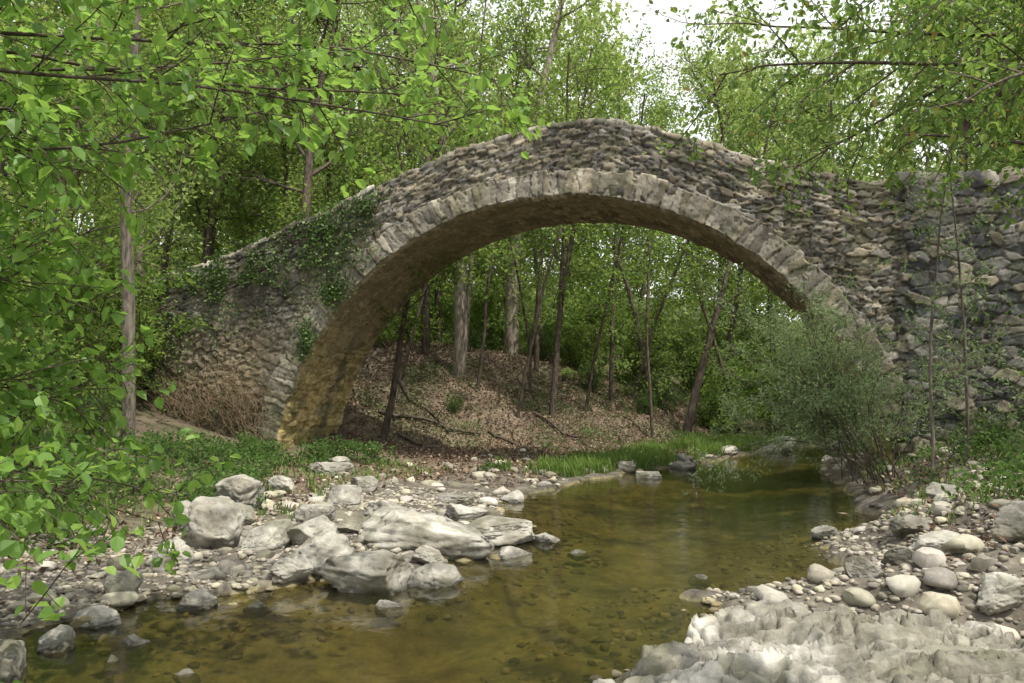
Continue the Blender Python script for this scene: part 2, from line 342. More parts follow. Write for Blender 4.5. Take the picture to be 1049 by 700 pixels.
A,B=np.meshgrid(xa,yd,indexing='ij');Zd=top(A)-.85+(fbm(A,B,0,3,1)-.5)*.1
mk('deck_paving',np.stack([A,B,Zd],-1),gridF(len(xa),6),[M_ground],col=np.ones(A.shape+(3,))*np.array([.2,.17,.12])).parent=bridge
print('bridge',time.time()-T0)
# ------------------------------------------------------------------ rocks
def csphere(n):
    V=[];F=[];k=0;t=np.tan(np.linspace(-math.pi/4,math.pi/4,n+1))
    a,b=np.meshgrid(t,t,indexing='ij')
    for ax in range(3):
        for s in (1,-1):
            c=np.ones_like(a)*s
            p=[None]*3;p[ax]=c;p[(ax+1)%3]=a;p[(ax+2)%3]=b
            P=np.stack(p,-1).reshape(-1,3);f=gridF(n+1,n+1)
            if s<0:f=f[:,::-1]
            V.append(P/np.linalg.norm(P,axis=1)[:,None]);F.append(f+k);k+=len(P)
    return np.concatenate(V),np.concatenate(F)
def rockshape(n,seed,ang=9,rough=1.):
    r=np.random.default_rng(seed);V,F=csphere(n)
    V=V.copy();off=r.uniform(-50,50,3)
    for i in range(ang):
        d=r.normal(size=3);d/=np.linalg.norm(d);h=r.uniform(.5,.85)
        V-=np.maximum(0,V@d-h)[:,None]*d*.97
    Q=V+off
    V*=(1+.30*(fbm(Q[:,0]*1.4,Q[:,1]*1.4,Q[:,2]*1.4,4,seed)-.5))[:,None]
    V*=(1+.16*rough*(fbm(Q[:,0]*4.5,Q[:,1]*4.5,Q[:,2]*4.5,5,seed+3)-.5))[:,None]
    if n>8:
        rd=1-np.abs(fbm(Q[:,0]*2.0,Q[:,1]*2.0,Q[:,2]*4,4,seed+9)*2-1)
        V*=(1-.09*ss(.9,.98,rd))[:,None]
    return V/np.abs(V).max(0),F
BL=[(-3.81,7.46,.92,.50),(-3.23,7.8,.66,.34),(-4.48,7.83,.78,.44),(-3.99,9.1,1.95,.50),(-5.35,8.82,.72,.44),(-6.31,8.25,.74,.62),(-7.36,10.2,.98,.6),(-5.68,8.45,.78,.42),(-4.65,7.3,.52,.28),(-3.38,10.15,1.1,.30),(-2.72,10.46,.5,.22),(-5.18,10.75,.85,.34),(-8.56,14.95,1.05,.44),(-6.14,7.3,.52,.34),(-5.5,5.69,.52,.22),(-5.15,4.39,.6,.42),(-5.3,5.04,.42,.28),(-3.89,4.84,.2,.12),(-4.19,4.4,.22,.12),(-2.17,9.8,.34,.13),(1.3,8.3,.42,.26),(1.8,9.4,.65,.32),(2.3,8.3,.62,.38),(1.69,10.2,.55,.26),(-4.25,13.9,.5,.25),(-2.49,18.6,.8,.35),(-1.8,20.9,.75,.3),(.6,27.4,1.2,.4),(-4.6,9.9,.9,.36),(-6.3,11.5,.8,.38),(-4.9,12.6,.7,.3),(-7.1,8.8,.6,.4),(-5.9,9.9,.6,.34),(-3.1,19.5,.5,.25),(1.9,23.5,.7,.3),(0.9,29.2,1.0,.4),(2.8,9.2,.6,.4),(-2.0,22.3,.5,.25),(-9.3,16.5,.7,.3),(-6.9,13.2,.6,.3),(-.9,25.2,.8,.3),(2.6,29.6,1.3,.45),(-.6,8.9,.3,.12),(.9,11.6,.5,.2),(-7.9,12.2,.7,.34),(-4.2,11.3,.7,.28),(-3.6,8.5,.5,.25),(-4.9,8.1,.5,.3),(-6.8,9.4,.55,.3),(-5.1,9.6,.5,.26),(-2.9,9.4,.6,.2),(-5.7,6.2,.45,.26),(3.3,8.0,.7,.4),(3.2,10.6,.6,.35),(2.3,11.6,.5,.3),(4.2,30.5,1.4,.4),(3.4,33,1.6,.5),(-4.75,5.3,.3,.18),(-5.0,6.3,.42,.22),(-4.45,6.5,.28,.16),(-4.6,4.9,.2,.13),(-3.3,6.9,.3,.16),(1.9,7.6,.5,.3),(2.9,7.6,.6,.34),(.9,8.1,.35,.2)]
for i,(x,y,wd,ht) in enumerate(BL):
    V,F=rockshape(22,100+i,11)
    r=np.random.default_rng(i)
    V=V*np.array([wd/2,wd/2*r.uniform(.65,.9),ht*.62])
    if wd>1.7: V[:,1]*=.6
    a=.29+r.uniform(-.3,.3) if wd>1.5 else r.uniform(-.7,.9);c,s=math.cos(a),math.sin(a)
    V=V@np.array([[c,s,0],[-s,c,0],[0,0,1]])
    z0=float(max(gz(x,y)[0],-.08))+ht*.28
    base=np.array([.39,.375,.33])*r.uniform(.65,1.15)
    zt=(V[:,2]+z0)
    k=fbm(V[:,0]*5+i,V[:,1]*5,V[:,2]*5,4,i)
    C=base*(.4+1.2*k)[:,None]
    dirt=ss(.5,.65,fbm(V[:,0]*3+i,V[:,1]*3,V[:,2]*3,4,i+50))[:,None]*.5
    C=C*(1-dirt)+np.array([.15,.13,.09])*dirt
    wetm=ss(.10,.02,zt)[:,None];C=C*(1-.6*wetm)
    ob=mk('boulder',V,F,[M_rock],col=C);ob.location=(x,y,z0)
# limestone slab
sx=np.arange(-1.25,5.2,.017);sy=np.arange(1.6,7.9,.017)
A,B=np.meshgrid(sx,sy,indexing='ij')
wx=(fbm(A*1.5,B*1.5,0,3,201)-.5)*.5;wy=(fbm(A*1.5,B*1.5,5,3,202)-.5)*.5
SP=np.array([(-1.1,1),(-1.0,4.6),(-.95,5.4),(-.65,6.3),(-.45,7.0),(.0,7.5),(.9,7.4),(1.9,7.0),(3.0,7.1),(6,6.9),(6,1)])
Ds=-sdist(A+wx*.4+(fbm(A*5,B*5,0,3,203)-.5)*.3,B+wy*.4,SP)
c_,s_=math.cos(.5),math.sin(.5)
U=A*c_+B*s_;W_=-A*s_+B*c_
jx=(fbm(A*7,B*7,0,3,221)-.5)*.12;jy=(fbm(A*7,B*7,4,3,222)-.5)*.12
F1,F2,I1,T1=vor(U+wx+jx,W_+wy+jy,.85,.36,205,.47,2)
F1s,F2s,I2,T2=vor(U+wx*.9+3+jx*.6,W_+wy*.9+jy*.6,.17,.085,206,.47,2)
F1m,F2m,I3,T3=vor(U+wx+jx+7,W_+wy+jy,.34,.15,208,.47,2)
e1=F2-F1;e2=F2s-F1s;e3=F2m-F1m
q=(fbm(U*.55,W_*1.5,0,5,231))*9+.3*I1
ter=(np.floor(q)+ss(.8,1.,q-np.floor(q)))/9
brk=ss(.42,.58,fbm(A*.9,B*.9,3,3,207))
hh=.17+.14*ss(0,1.2,Ds)+.42*(ter-.45)+.07*(I1-.5)+.10*T1-.07*(1-ss(.0,.06,e1))+brk*(.07*(I3-.5)+.18*T3-.05*(1-ss(0,.09,e3)))+(1-brk)*.04*T2-.014*(1-ss(.0,.1,e2))
hh=hh+(fbm(A*5,B*5,0,4,212)-.5)*.06+(fbm(A*16,B*16,0,3,213)-.5)*.045
ef=ss(-.02,.12,Ds)
Zs=-.3+(hh+.3)*ef
nn=fbm(A*2.2,B*2.2,8,4,211)
C=np.array([.42,.405,.36])*(.35+1.1*nn)[...,None]*(.4+.6*ss(0,.08,e1))[...,None]*(.6+.4*ss(0,.1,np.where(brk>.5,e3,1)))[...,None]*(.7+.6*I3)[...,None]
C=C*(1-.55*ss(.12,.0,Zs))[...,None]
mg=ss(.50,.62,fbm(A*1.3+5,B*1.3,2,5,215))[...,None]*.55
C=C*(1-mg)+np.array([.14,.13,.085])*(.6+.8*fbm(A*8,B*8,1,3,216))[...,None]*mg
F=gridF(len(sx),len(sy));fd=Ds.ravel()[F].max(1);F=F[fd>-.12]
mk('limestone_slab',np.stack([A,B,Zs],-1),F,[M_rock],col=C)
print('rocks',time.time()-T0)
shapes=[rockshape(3,900+i,5) for i in range(10)]
def pebbles(name,n,region,smin,smax,seed,colr=(.31,.29,.255),accept=None,pw=2.5):
    r=np.random.default_rng(seed)
    x=r.uniform(region[0],region[1],n);y=r.uniform(region[2],region[3],n)
    d=sdist(x,y);k=accept(x,y,d,r);x=x[k];y=y[k]
    z=gz(x,y);size=smin+(smax-smin)*r.random(len(x))**pw
    Vs=[];Fs=[];Cs=[];o=0
    for i in range(len(x)):
        V,F=shapes[i%10];a=r.uniform(0,6.28);c,s=math.cos(a),math.sin(a)
        P=V*size[i]*np.array([.5,r.uniform(.3,.5),r.uniform(.2,.34)])
        P=P@np.array([[c,s,0],[-s,c,0],[0,0,1]])+np.array([x[i],y[i],z[i]+size[i]*.07])
        Vs.append(P);Fs.append(F+o);o+=len(P)
        cc=np.array(colr)*r.uniform(.35,1.25)*np.array([1,r.uniform(.95,1),r.uniform(.82,1)])
        if z[i]<.03: cc=cc*.7*np.array([1,.93,.7])
        Cs.append(np.repeat(cc[None],len(P),0))
    mk(name,np.concatenate(Vs),np.concatenate(Fs),[M_pebb],col=np.concatenate(Cs))
pebbles('gravel',40000,(-8.5,4,3,14),.025,.13,1,accept=lambda x,y,d,r:(d>-1.3)&(d<3.4)&(r.random(len(x))<np.where(d>0,1-d/7,.2))&(((x<-2))|(y>6.9)|(d<0)),pw=2)
pebbles('cobbles',2600,(-11,5,3,24),.12,.42,2,(.37,.355,.31),accept=lambda x,y,d,r:(d>-.6)&(d<4.2)&(r.random(len(x))<np.where(d>0,.8-d/7,.15))&(((x<-2))|(y>7.1)),pw=2.0)
# ------------------------------------------------------------------ plants
def norm(v): return v/(np.linalg.norm(v,axis=-1,keepdims=True)+1e-9)
class Plant:
    def __init__(s,seed): s.r=np.random.default_rng(seed);s.V=[];s.F=[];s.M=[];s.o=0
    def tube(s,pts,r0,r1,k=5,pw=1):
        pts=np.asarray(pts,float);n=len(pts);t=np.gradient(pts,axis=0);t=norm(t)
        ref=np.array([.31,.95,.1]) if abs(t[0][2])>.5 else np.array([0,0,1.])
        a=norm(np.cross(t,ref));b=np.cross(t,a)
        rad=r0+(r1-r0)*np.linspace(0,1,n)**pw
        an=np.linspace(0,2*math.pi,k,endpoint=False)
        P=pts[:,None]+rad[:,None,None]*(a[:,None]*np.cos(an)[None,:,None]+b[:,None]*np.sin(an)[None,:,None])
        i,j=np.meshgrid(np.arange(n-1),np.arange(k),indexing='ij');j2=(j+1)%k
        F=np.stack([i*k+j,i*k+j2,(i+1)*k+j2,(i+1)*k+j],-1).reshape(-1,4)
        s.V.append(P.reshape(-1,3));s.F.append(F+s.o);s.M.append(np.zeros(len(F),int));s.o+=n*k
    def leaves(s,P,Lz,W,axis=None,up=.8,hero=False,mi=1,droop=.0):
        n=len(P);r=s.r
        a=r.normal(size=(n,3));
        if axis is not None: a=a*.7+axis
        a[:,2]-=droop;a=norm(a)
        nn=r.normal(size=(n,3));nn[:,2]+=up*2;b=norm(np.cross(nn,a));nn=np.cross(a,b)
        L_=(Lz*r.uniform(.6,1.2,n))[:,None];W_=L_*W
        if hero:
            q=[P,P+a*L_*.22+b*W_*.40+nn*W_*.1,P+a*L_*.62+b*W_*.42+nn*W_*.08,P+a*L_-nn*L_*.12,P+a*L_*.62-b*W_*.42+nn*W_*.08,P+a*L_*.22-b*W_*.40+nn*W_*.1]
            V=np.stack(q,1).reshape(-1,3);k=np.arange(n)[:,None]*6
            F=np.concatenate([k+np.array([[0,3,2,1]]),k+np.array([[0,5,4,3]])],0)
        else:
            q=[P,P+a*L_*.45+b*W_*.5,P+a*L_-nn*L_*.1,P+a*L_*.45-b*W_*.5]
            V=np.stack(q,1).reshape(-1,3);k=np.arange(n)[:,None]*4;F=k+np.array([[0,1,2,3]])
        s.V.append(V);s.F.append(F+s.o);s.M.append(np.full(len(F),mi));s.o+=len(V)
    def poly(s,p0,d,length,n,wander,trop=0.):
        pts=[np.array(p0,float)];d=norm(np.array(d,float));st=length/n
        for i in range(n):
            d=norm(d+s.r.normal(size=3)*wander+np.array([0,0,trop]));pts.append(pts[-1]+d*st)
        return np.array(pts)
    def grow(s,p0,d,length,r,lev,P):
        pts=s.poly(p0,d,length,max(3,min(9,int(length/.35))),P['wander'],P['trop'][min(lev,len(P['trop'])-1)])
        s.tube(pts,r,max(r*.35,.003),k=6 if lev<=1 else 3)
        s.along(pts,length,r,lev,P)
    def along(s,pts,length,r,lev,P,t0=None,nchild=None):
        if lev>=P['maxlev']:
            cnt=max(2,int(P['leaf'][2]*length));t=s.r.uniform(.1,1.05,cnt)*(len(pts)-1)
            i=np.clip(t.astype(int),0,len(pts)-2);f=(t-i)[:,None];Q=pts[i]*(1-f)+pts[i+1]*f
            Q=Q+s.r.normal(size=Q.shape)*P['spread']
            ax=norm(pts[-1]-pts[0])
            s.leaves(Q,P['leaf'][0],P['leaf'][1],axis=ax*.7,up=P.get('up',.8),hero=P.get('hero',False),droop=P.get('droop',.2))
            return
        nc=nchild or P['n'][lev];t0=P['t0'][lev] if t0 is None else t0
        for c in range(nc):
            t=t0+(1-t0)*(c+s.r.random())/nc;t=min(t,.99)*(len(pts)-1);i=int(t);f=t-i
            p=pts[i]*(1-f)+pts[i+1]*f;ax=norm(pts[i+1]-pts[i])
            q=s.r.normal(size=3);q=norm(q-ax*(q@ax));an=P['ang'][lev]*s.r.uniform(.7,1.3)
            d=ax*math.cos(an)+q*math.sin(an)
            ll=length*P['ratio'][lev]*s.r.uniform(.65,1.2)*(1-.35*(t/(len(pts)-1)))
            s.grow(p,d,ll,max(.003,r*.45),lev+1,P)
    def mesh(s,name,mats,link=True):
        M=np.concatenate(s.M);return mk(name,np.concatenate(s.V),np.concatenate(s.F),mats,mi=M,smooth=(M==0),link=link)
def place(me,name,x,y,sc_=1,rot=0,z=None,lean=(0,0)):
    ob=bpy.data.objects.new(name,me);sc.collection.objects.link(ob)
    ob.location=(x,y,(float(gz(x,y)[0])-.1) if z is None else z);ob.scale=(sc_,)*3;ob.rotation_euler=(lean[0],lean[1],rot);return ob
def tall_tree(seed,H=18,r=.26,cb=.35,bark=None,leafmat=None,lc=28,lean=.06,limbs=22,L=4.2,leafsize=.22,wand=.075):
    p=Plant(seed)
    tr=p.poly((0,0,-.3),(p.r.normal()*lean*2,p.r.normal()*lean*2,1),H,14,wand,.05)
    p.tube(tr,r,.03,k=9)
    P=dict(maxlev=3,n=[limbs,7,4],ratio=[L/H,.45,.55],ang=[1.1,.85,.8],wander=.14,trop=[0,.05,.0,-.02],t0=[cb,.2,.2],leaf=(leafsize,.6,lc),spread=.26)
    p.along(tr,H,r*.5,0,P)
    return p.mesh('tree_mesh',[bark or M_barkd,leafmat or M_leaf],link=False)
TT_=[tall_tree(11,19,.2,.18,M_barkm,M_far,limbs=25,L=4.8),tall_tree(12,20,.22,.22,M_barkd,M_far,limbs=26,L=5),tall_tree(13,17,.17,.12,M_barkd,limbs=24,L=4.4),tall_tree(14,21,.24,.24,M_barkd,M_far,limbs=26,L=5.2)]
print('trees',time.time()-T0)
def shrub(seed,n,H,r,leaf,mats,spread=.07,cnt=50,wander=.15,hero=False,droop=.2,nsub=9):
    p=Plant(seed)
    for i in range(n):
        a=p.r.uniform(0,6.28);tl=p.r.uniform(.1,.8)
        d=(math.cos(a)*tl,math.sin(a)*tl,1)
        P=dict(maxlev=2,n=[nsub,4],ratio=[.4,.5],ang=[.8,.8],wander=wander,trop=[-.02,0,-.03],t0=[.08,.2],leaf=(leaf[0],leaf[1],cnt),spread=spread,hero=hero,droop=droop)
        p.grow((p.r.normal()*.15,p.r.normal()*.15,-.1),d,H*p.r.uniform(.6,1.1),r,0,P)
    return p.mesh('shrub_mesh',mats,link=False)
SH=[shrub(21,10,2.8,.022,(.11,.6),[M_barkd,M_leaf],cnt=50),shrub(22,11,2.0,.018,(.09,.6),[M_barkd,M_under],cnt=55),shrub(23,9,3.8,.028,(.13,.6),[M_barkd,M_leaf],cnt=45)]
rg_=np.random.default_rng(77)
TRK=[(-10.8,21.8,.12,9,(.27,.02),M_barkd),(-10.7,28.1,.27,19,(.05,0),M_barkp),(-10.0,32.5,.34,21,(.03,0),M_barkp),(-12.3,28.7,.18,16,(.04,.0),M_barkd),(-6.9,27.2,.12,14,(.13,.05),M_barkd),(-7.0,27.4,.10,13,(.03,.0),M_barkd),(-2.7,30.5,.18,13,(.36,0),M_barkd),(-8.7,31.8,.11,15,(.02,0),M_barkd),(-5.6,31.8,.1,14,(-.05,0),M_barkd),(-4.5,35.2,.14,16,(0,0),M_barkm),(-13.6,33,.2,18,(.02,0),M_barkd),(-1.5,37,.16,16,(.02,0),M_barkd),(-9.6,27,.07,11,(.1,0),M_barkd),(-6.2,29.5,.07,12,(.16,0),M_barkd),(-11.5,31,.12,15,(.06,0),M_barkm),(-8.2,29.2,.06,10,(-.08,0),M_barkd),(-3.6,29,.06,9,(.1,0),M_barkd),(-7.9,26.3,.06,10,(.22,0),M_barkd),(-5.0,33.5,.09,13,(.18,0),M_barkd),(-9.2,34.5,.12,15,(-.1,0),M_barkm),(-12.0,25.6,.07,10,(.2,0),M_barkd),(-.6,33.5,.09,12,(-.15,0),M_barkd)]
for i,(x,y,r,H,ln,bk) in enumerate(TRK):
    p=Plant(300+i);tr=p.poly((0,0,-.3),(ln[0],ln[1],1),H,12,.055,.0);p.tube(tr,r,.03,k=9)
    P=dict(maxlev=3,n=[13,6,4],ratio=[3.2/H,.45,.55],ang=[1.1,.85,.8],wander=.14,trop=[0,.05,0,-.02],t0=[.36,.2,.2],leaf=(.15,.62,22),spread=.17)
    p.along(tr,H,r*.4,0,P)
    ob=p.mesh('woodland_tree',[bk,M_leaf]);ob.location=(x,y,float(gz(x,y)[0]))
pts=[];cnt=0
for k in range(4000):
    x=rg_.uniform(-46,34);y=rg_.uniform(24,62)
    if float(sdist(np.array([x]),np.array([y]))[0])<1.6: continue
    if y<37 and -14<x<2: continue
    lat=(.9561*x+.2932*y)/(-.2932*x+.9561*y)
    if .15<lat<.26 and y>28 and rg_.random()<.8: continue
    if not all((x-a)**2+(y-b)**2>(5.0+(y-24)*.03)**2 for a,b in pts): continue
    pts.append((x,y));cnt+=1
    place(TT_[k%4],'forest_tree',x,y,rg_.uniform(.8,1.15),rg_.uniform(0,6.28))
    if cnt>62: break
for (x,y,s,v) in [(-18,15.5,.7,2),(-21,11,.8,2),(-16.5,24,.8,2),(-24,17,.9,3),(-20,22.5,.9,0),(14,25,.75,2),(12,19,.8,1),(-22,27,1,1)]:
    place(TT_[v],'forest_tree',x,y,s,rg_.uniform(0,6.28))
p=Plant(600);nC=3400
cx=p.r.uniform(-62,50,nC);cy=p.r.uniform(40,78,nC);lat=(.9561*cx+.2932*cy)/(-.2932*cx+.9561*cy)
hz_=p.r.random(nC)**1.1*np.where((lat>.15)&(lat<.26),15,23)
k=(sdist(cx,cy)>2);cx,cy,hz_=cx[k],cy[k],hz_[k];nC=len(cx)
cz=gz(cx,cy)+hz_
per=60
rad=p.r.uniform(.9,2.0,nC)
v=norm(p.r.normal(size=(nC,per,3)))*(p.r.random((nC,per,1))**.4)*rad[:,None,None]*np.array([1,1,.7])
Q=(np.stack([cx,cy,cz],1)[:,None]+v).reshape(-1,3)
p.leaves(Q,.42,.6,up=.5,mi=0)
mk('distant_foliage',np.concatenate(p.V),np.concatenate(p.F),[M_far],smooth=False)
p=Plant(601);nC=430
cx=p.r.uniform(-24,16,nC);cy=p.r.uniform(26,42,nC)
k=(sdist(cx,cy)>1.0)&~((cx>-12.5)&(cx<-1)&(cy<31.5))
cx,cy=cx[k],cy[k];nC=len(cx);cz=gz(cx,cy)+p.r.random(nC)**1.6*4.2*ss(25,34,cy)+.2
per=120;rad=p.r.uniform(.35,.95,nC)
v=norm(p.r.normal(size=(nC,per,3)))*(p.r.random((nC,per,1))**.5)*rad[:,None,None]*np.array([1.1,1.1,.6])
Q=(np.stack([cx,cy,cz],1)[:,None]+v).reshape(-1,3)
p.leaves(Q,.15,.6,up=.8,mi=0)
mk('woodland_understory',np.concatenate(p.V),np.concatenate(p.F),[M_far],smooth=False)
p=Plant(401)
for (d,L,r) in [((.05,0,1),17,.26),((.28,-.05,1),12,.18)]:
    tr=p.poly((0,0,-.3),d,L,12,.07,0);p.tube(tr,r,.04,k=8)
    P=dict(maxlev=3,n=[14,7,4],ratio=[4.2/L,.45,.55],ang=[1.1,.85,.8],wander=.14,trop=[0,.05,0,-.02],t0=[.45,.2,.2],leaf=(.14,.62,28),spread=.15)
    p.along(tr,L,r*.6,0,P)
ob=p.mesh('oak_tree',[M_barkd,M_leaf]);ob.location=(-14.2,22.9,1.0)
p=Plant(402);tr=p.poly((0,0,-.3),(.04,0,1),15,14,.035,.02);p.tube(tr,.14,.05,k=8)
P=dict(maxlev=3,n=[19,6,4],ratio=[3.0/15,.45,.55],ang=[1.2,.85,.8],wander=.14,trop=[0,.03,0,-.02],t0=[.3,.2,.2],leaf=(.12,.62,32),spread=.13)
p.along(tr,15,.05,0,P);ob=p.mesh('alder_tree',[M_barkm,M_leaf]);ob.location=(-12.0,13.0,float(gz(-12,13)[0]))
p=Plant(403);tr=p.poly((0,0,-.3),(-.42,0,1),15,12,.03,.01);p.tube(tr,.42,.16,k=9)
P=dict(maxlev=3,n=[16,7,4],ratio=[4.6/15,.45,.55],ang=[1.1,.85,.8],wander=.14,trop=[0,.05,0,-.02],t0=[.66,.2,.2],leaf=(.15,.62,30),spread=.16)
p.along(tr,15,.12,0,P);ob=p.mesh('leaning_tree',[M_barkd,M_leaf]);ob.location=(10.9,25.5,1.2)
p=Plant(404);tr=p.poly((6.4,13.4,.5),(-.03,0,1),9,9,.04,.02);p.tube(tr,.2,.08,k=8)
P=dict(maxlev=3,n=[12,7,5],ratio=[.34,.42,.5],ang=[.75,.75,.8],wander=.11,trop=[0,-.01,-.03,-.05],t0=[.12,.15,.1],leaf=(.13,.58,32),spread=.08,hero=True,droop=.5)
for (z,d,L) in [(5.3,(-1,-.15,.18),4.6),(6.2,(-1,-.30,.06),6.8),(6.9,(-1,.0,.04),6.6),(7.4,(-1,-.45,.03),6.4),(6.6,(-1,-.6,-.02),5.0),(7.8,(-1,.15,-.04),6.0),(7.6,(-1,-.15,.02),5.6)]:
    br=p.poly((6.2,13.35,z),d,L,10,.07,-.014);p.tube(br,.055,.012,k=6);p.along(br,L,.04,1,dict(P,n=[12,12,5],ratio=[.34,.30,.5]))
p.mesh('overhanging_tree',[M_barkd,M_leafr])
# unseen tree added right of the viewpoint so its high limbs dapple the rocks
p=Plant(412);tr=p.poly((5.9,1.0,.3),(-.03,.03,1),12,10,.05,.0);p.tube(tr,.28,.12,k=9)
P=dict(maxlev=3,n=[9,7,4],ratio=[.4,.42,.5],ang=[.85,.8,.8],wander=.12,trop=[0,0,0,-.02],t0=[.15,.15,.1],leaf=(.17,.6,14),spread=.12)
for (z,d,L) in [(7.8,(-1,.55,.12),8.2),(8.6,(-.7,1.0,.12),8.0)]:
    br=p.poly((5.6,1.2,z),d,L,10,.10,.0);p.tube(br,.08,.02,k=6);p.along(br,L,.05,1,dict(P,n=[12,7,4],ratio=[.34,.22,.5]))
p.mesh('unseen_shade_tree',[M_barkm,M_leaf])
# hazel, near left
p=Plant(405)
P=dict(maxlev=2,n=[9,4],ratio=[.32,.5],ang=[.8,.7],wander=.12,trop=[0,-.03,-.05],t0=[.15,.1],leaf=(.105,.82,24),spread=.045,hero=True,droop=.5,up=1.1)
tr=p.poly((-7.0,3.4,.6),(.02,0,1),6,8,.03,0);p.tube(tr,.09,.03,k=8)
for (z,d,L,nc) in [(4.1,(.95,.30,.12),5.3,20),(4.4,(.95,.36,.08),6.0,21),(4.6,(.95,.22,.04),5.5,19),(4.7,(.9,.55,.02),5.2,18),(4.0,(.9,.1,.10),4.2,15),(3.6,(.95,.45,.18),4.0,15),(4.9,(.95,.4,-.01),5.8,20),(4.3,(.9,.7,.08),4.8,16)]:
    br=p.poly((-7.0,3.4,z),d,L,12,.05,-.008);p.tube(br,.02,.005,k=6);p.along(br,L,.014,0,dict(P,ratio=[.95/L,.5]),t0=.15,nchild=nc)
for i in range(26):
    z=.6+3.4*(i+p.r.random())/26;d=(.9,p.r.uniform(-.1,.7),p.r.uniform(-.12,.35));L=p.r.uniform(2.1,3.1) if z>2.0 else p.r.uniform(2.5,3.4)
    br=p.poly((-7.0,3.4,z),d,L,8,.07,-.03);p.tube(br,.014,.004,k=5);p.along(br,L,.01,0,dict(P,ratio=[.8/L,.5]),t0=.3,nchild=10)
p.mesh('hazel_tree',[M_barkd,M_leafh])
p=Plant(406)
for i in range(24):
    d=(p.r.uniform(-1.1,.15),p.r.uniform(-.5,.35),p.r.uniform(.7,1.5))
    P=dict(maxlev=2,n=[10,5],ratio=[.36,.5],ang=[.7,.6],wander=.14,trop=[-.03,-.02,-.03],t0=[.25,.15],leaf=(.10,.24,60),spread=.045,droop=.2,up=.3)
    p.grow((2.1+p.r.normal()*.25,16.2+p.r.normal()*.25,.3),d,p.r.uniform(2.0,4.2),.012,0,P)
p.mesh('willow_shrub',[M_barkd,M_leafw])
p=Plant(407)
for b in ((2.7,14.5,.4),(3.4,15.5,.5)):
    tr=p.poly(b,(.03,0,1),5.6,9,.07,0);p.tube(tr,.035,.008,k=6)
    P=dict(maxlev=2,n=[20,4],ratio=[.18,.5],ang=[1.0,.7],wander=.12,trop=[0,-.02,-.03],t0=[.1,.2],leaf=(.09,.5,34),spread=.05,droop=.3)
    p.along(tr,5.6,.015,0,P)
p.mesh('ash_sapling',[M_barkm,M_leafw])
for (x,y,s,v) in [(-14.2,14.0,.9,0),(-16,16,1.0,2),(-14,12,1,1),(-11.6,10.2,.8,0),(-9.8,8.2,.75,1),(-9.8,6.5,1,0),(-8.5,5.6,.6,1),(-16,13,1.3,2),(-12.3,12.0,.6,1),(-17,17,1.0,0),(-18,16,1.2,2),(-19,13,1.3,0),(-8.9,7.2,.5,1),(-10.6,9.0,.6,1),
   (3.9,12.8,.5,1),(5.0,14.5,.7,0),(5.2,10.5,.8,1),(3.9,16.8,.4,1),(6.8,16,.8,2),(3.4,11.2,.35,1),(4.4,8.8,.45,1),
   (3.9,21.5,.8,0),(5.2,24,1.1,2),(3.2,19.0,.4,1),(7.2,27.5,1.2,0),(-8.5,36,1.3,2),(-12,36,1.3,0),(-5,38,1.3,2),(-16,30,1.3,0),(-15,34,1.4,2),(-1.5,33.2,1,0),(.8,35,1.2,2),(3,38,1.3,0),(-3.8,33.5,.8,1),(-6.6,32.5,.6,1),(-9,34,.9,1),(-14.5,27,.9,0),(-17.5,26,1.3,2),(-11.5,33,.7,1),(-7.6,34.4,.9,0),(-19,30,1.4,0),(-3,41,1.5,0),(-9,42,1.5,2),(1,42,1.5,2),(5,45,1.5,0),(-14,41,1.5,0),(15,36,1.4,0),(9.5,26.5,1.1,2),(11,30,1.2,0),(-9.9,25.6,.35,1),(-4.2,31,.5,1)]:
    place(SH[v],'shrub',x,y,s,rg_.uniform(0,6.28))
print('shrubs',time.time()-T0)
p=Plant(408)
for (fx,fy,n,dm,hm,th_) in [((-12,-5.6),(4,18),60000,1.2,.45,.50),((2.2,7),(9,17.9),20000,.7,.4,.49),((-12,-8),(16,17.8),5000,2,.5,.42),((-20,-1),(23,38),34000,2,.35,.52),((2.5,9),(21,30),9000,.4,.6,.4)]:
    x=p.r.uniform(fx[0],fx[1],n);y=p.r.uniform(fy[0],fy[1],n);d=sdist(x,y);c=fbm(x*1.3,y*1.3,0,3,61)
    lim=np.where((x<-2)&(y<17),np.interp(y,[4,8,12,18],[1.3,2.6,4.0,5.6]),dm)
    c=c+np.where((x<-2)&(y<17),.10*ss(0,2.5,d-lim),0)
    k=(d>lim)&(c>th_);x=x[k];y=y[k];c=c[k]
    z=gz(x,y)+p.r.random(len(x))**.7*hm*ss(th_,th_+.12,c)
    p.leaves(np.stack([x,y,z],1),.085,.6,up=.9,mi=0)
mk('undergrowth',np.concatenate(p.V),np.concatenate(p.F),[M_under],smooth=False)
p=Plant(409)
for (fx,fy,n) in [((-16,-1),(19,36),60000),((-11,-6.5),(4,17.5),5000),((1.5,6),(8,17),4500),((-8,-3),(15,20),2200)]:
    x=p.r.uniform(*fx,n);y=p.r.uniform(*fy,n);d=sdist(x,y);k=(d>.3)&~((x<-2)&(y<15)&(d<1.6)&(p.r.random(n)<.85));x=x[k];y=y[k]
    p.leaves(np.stack([x,y,gz(x,y)+.02+.03*p.r.random(len(x))],1),.10,.6,up=2)
mk('leaf_litter',np.concatenate(p.V),np.concatenate(p.F),[M_litter],smooth=False)
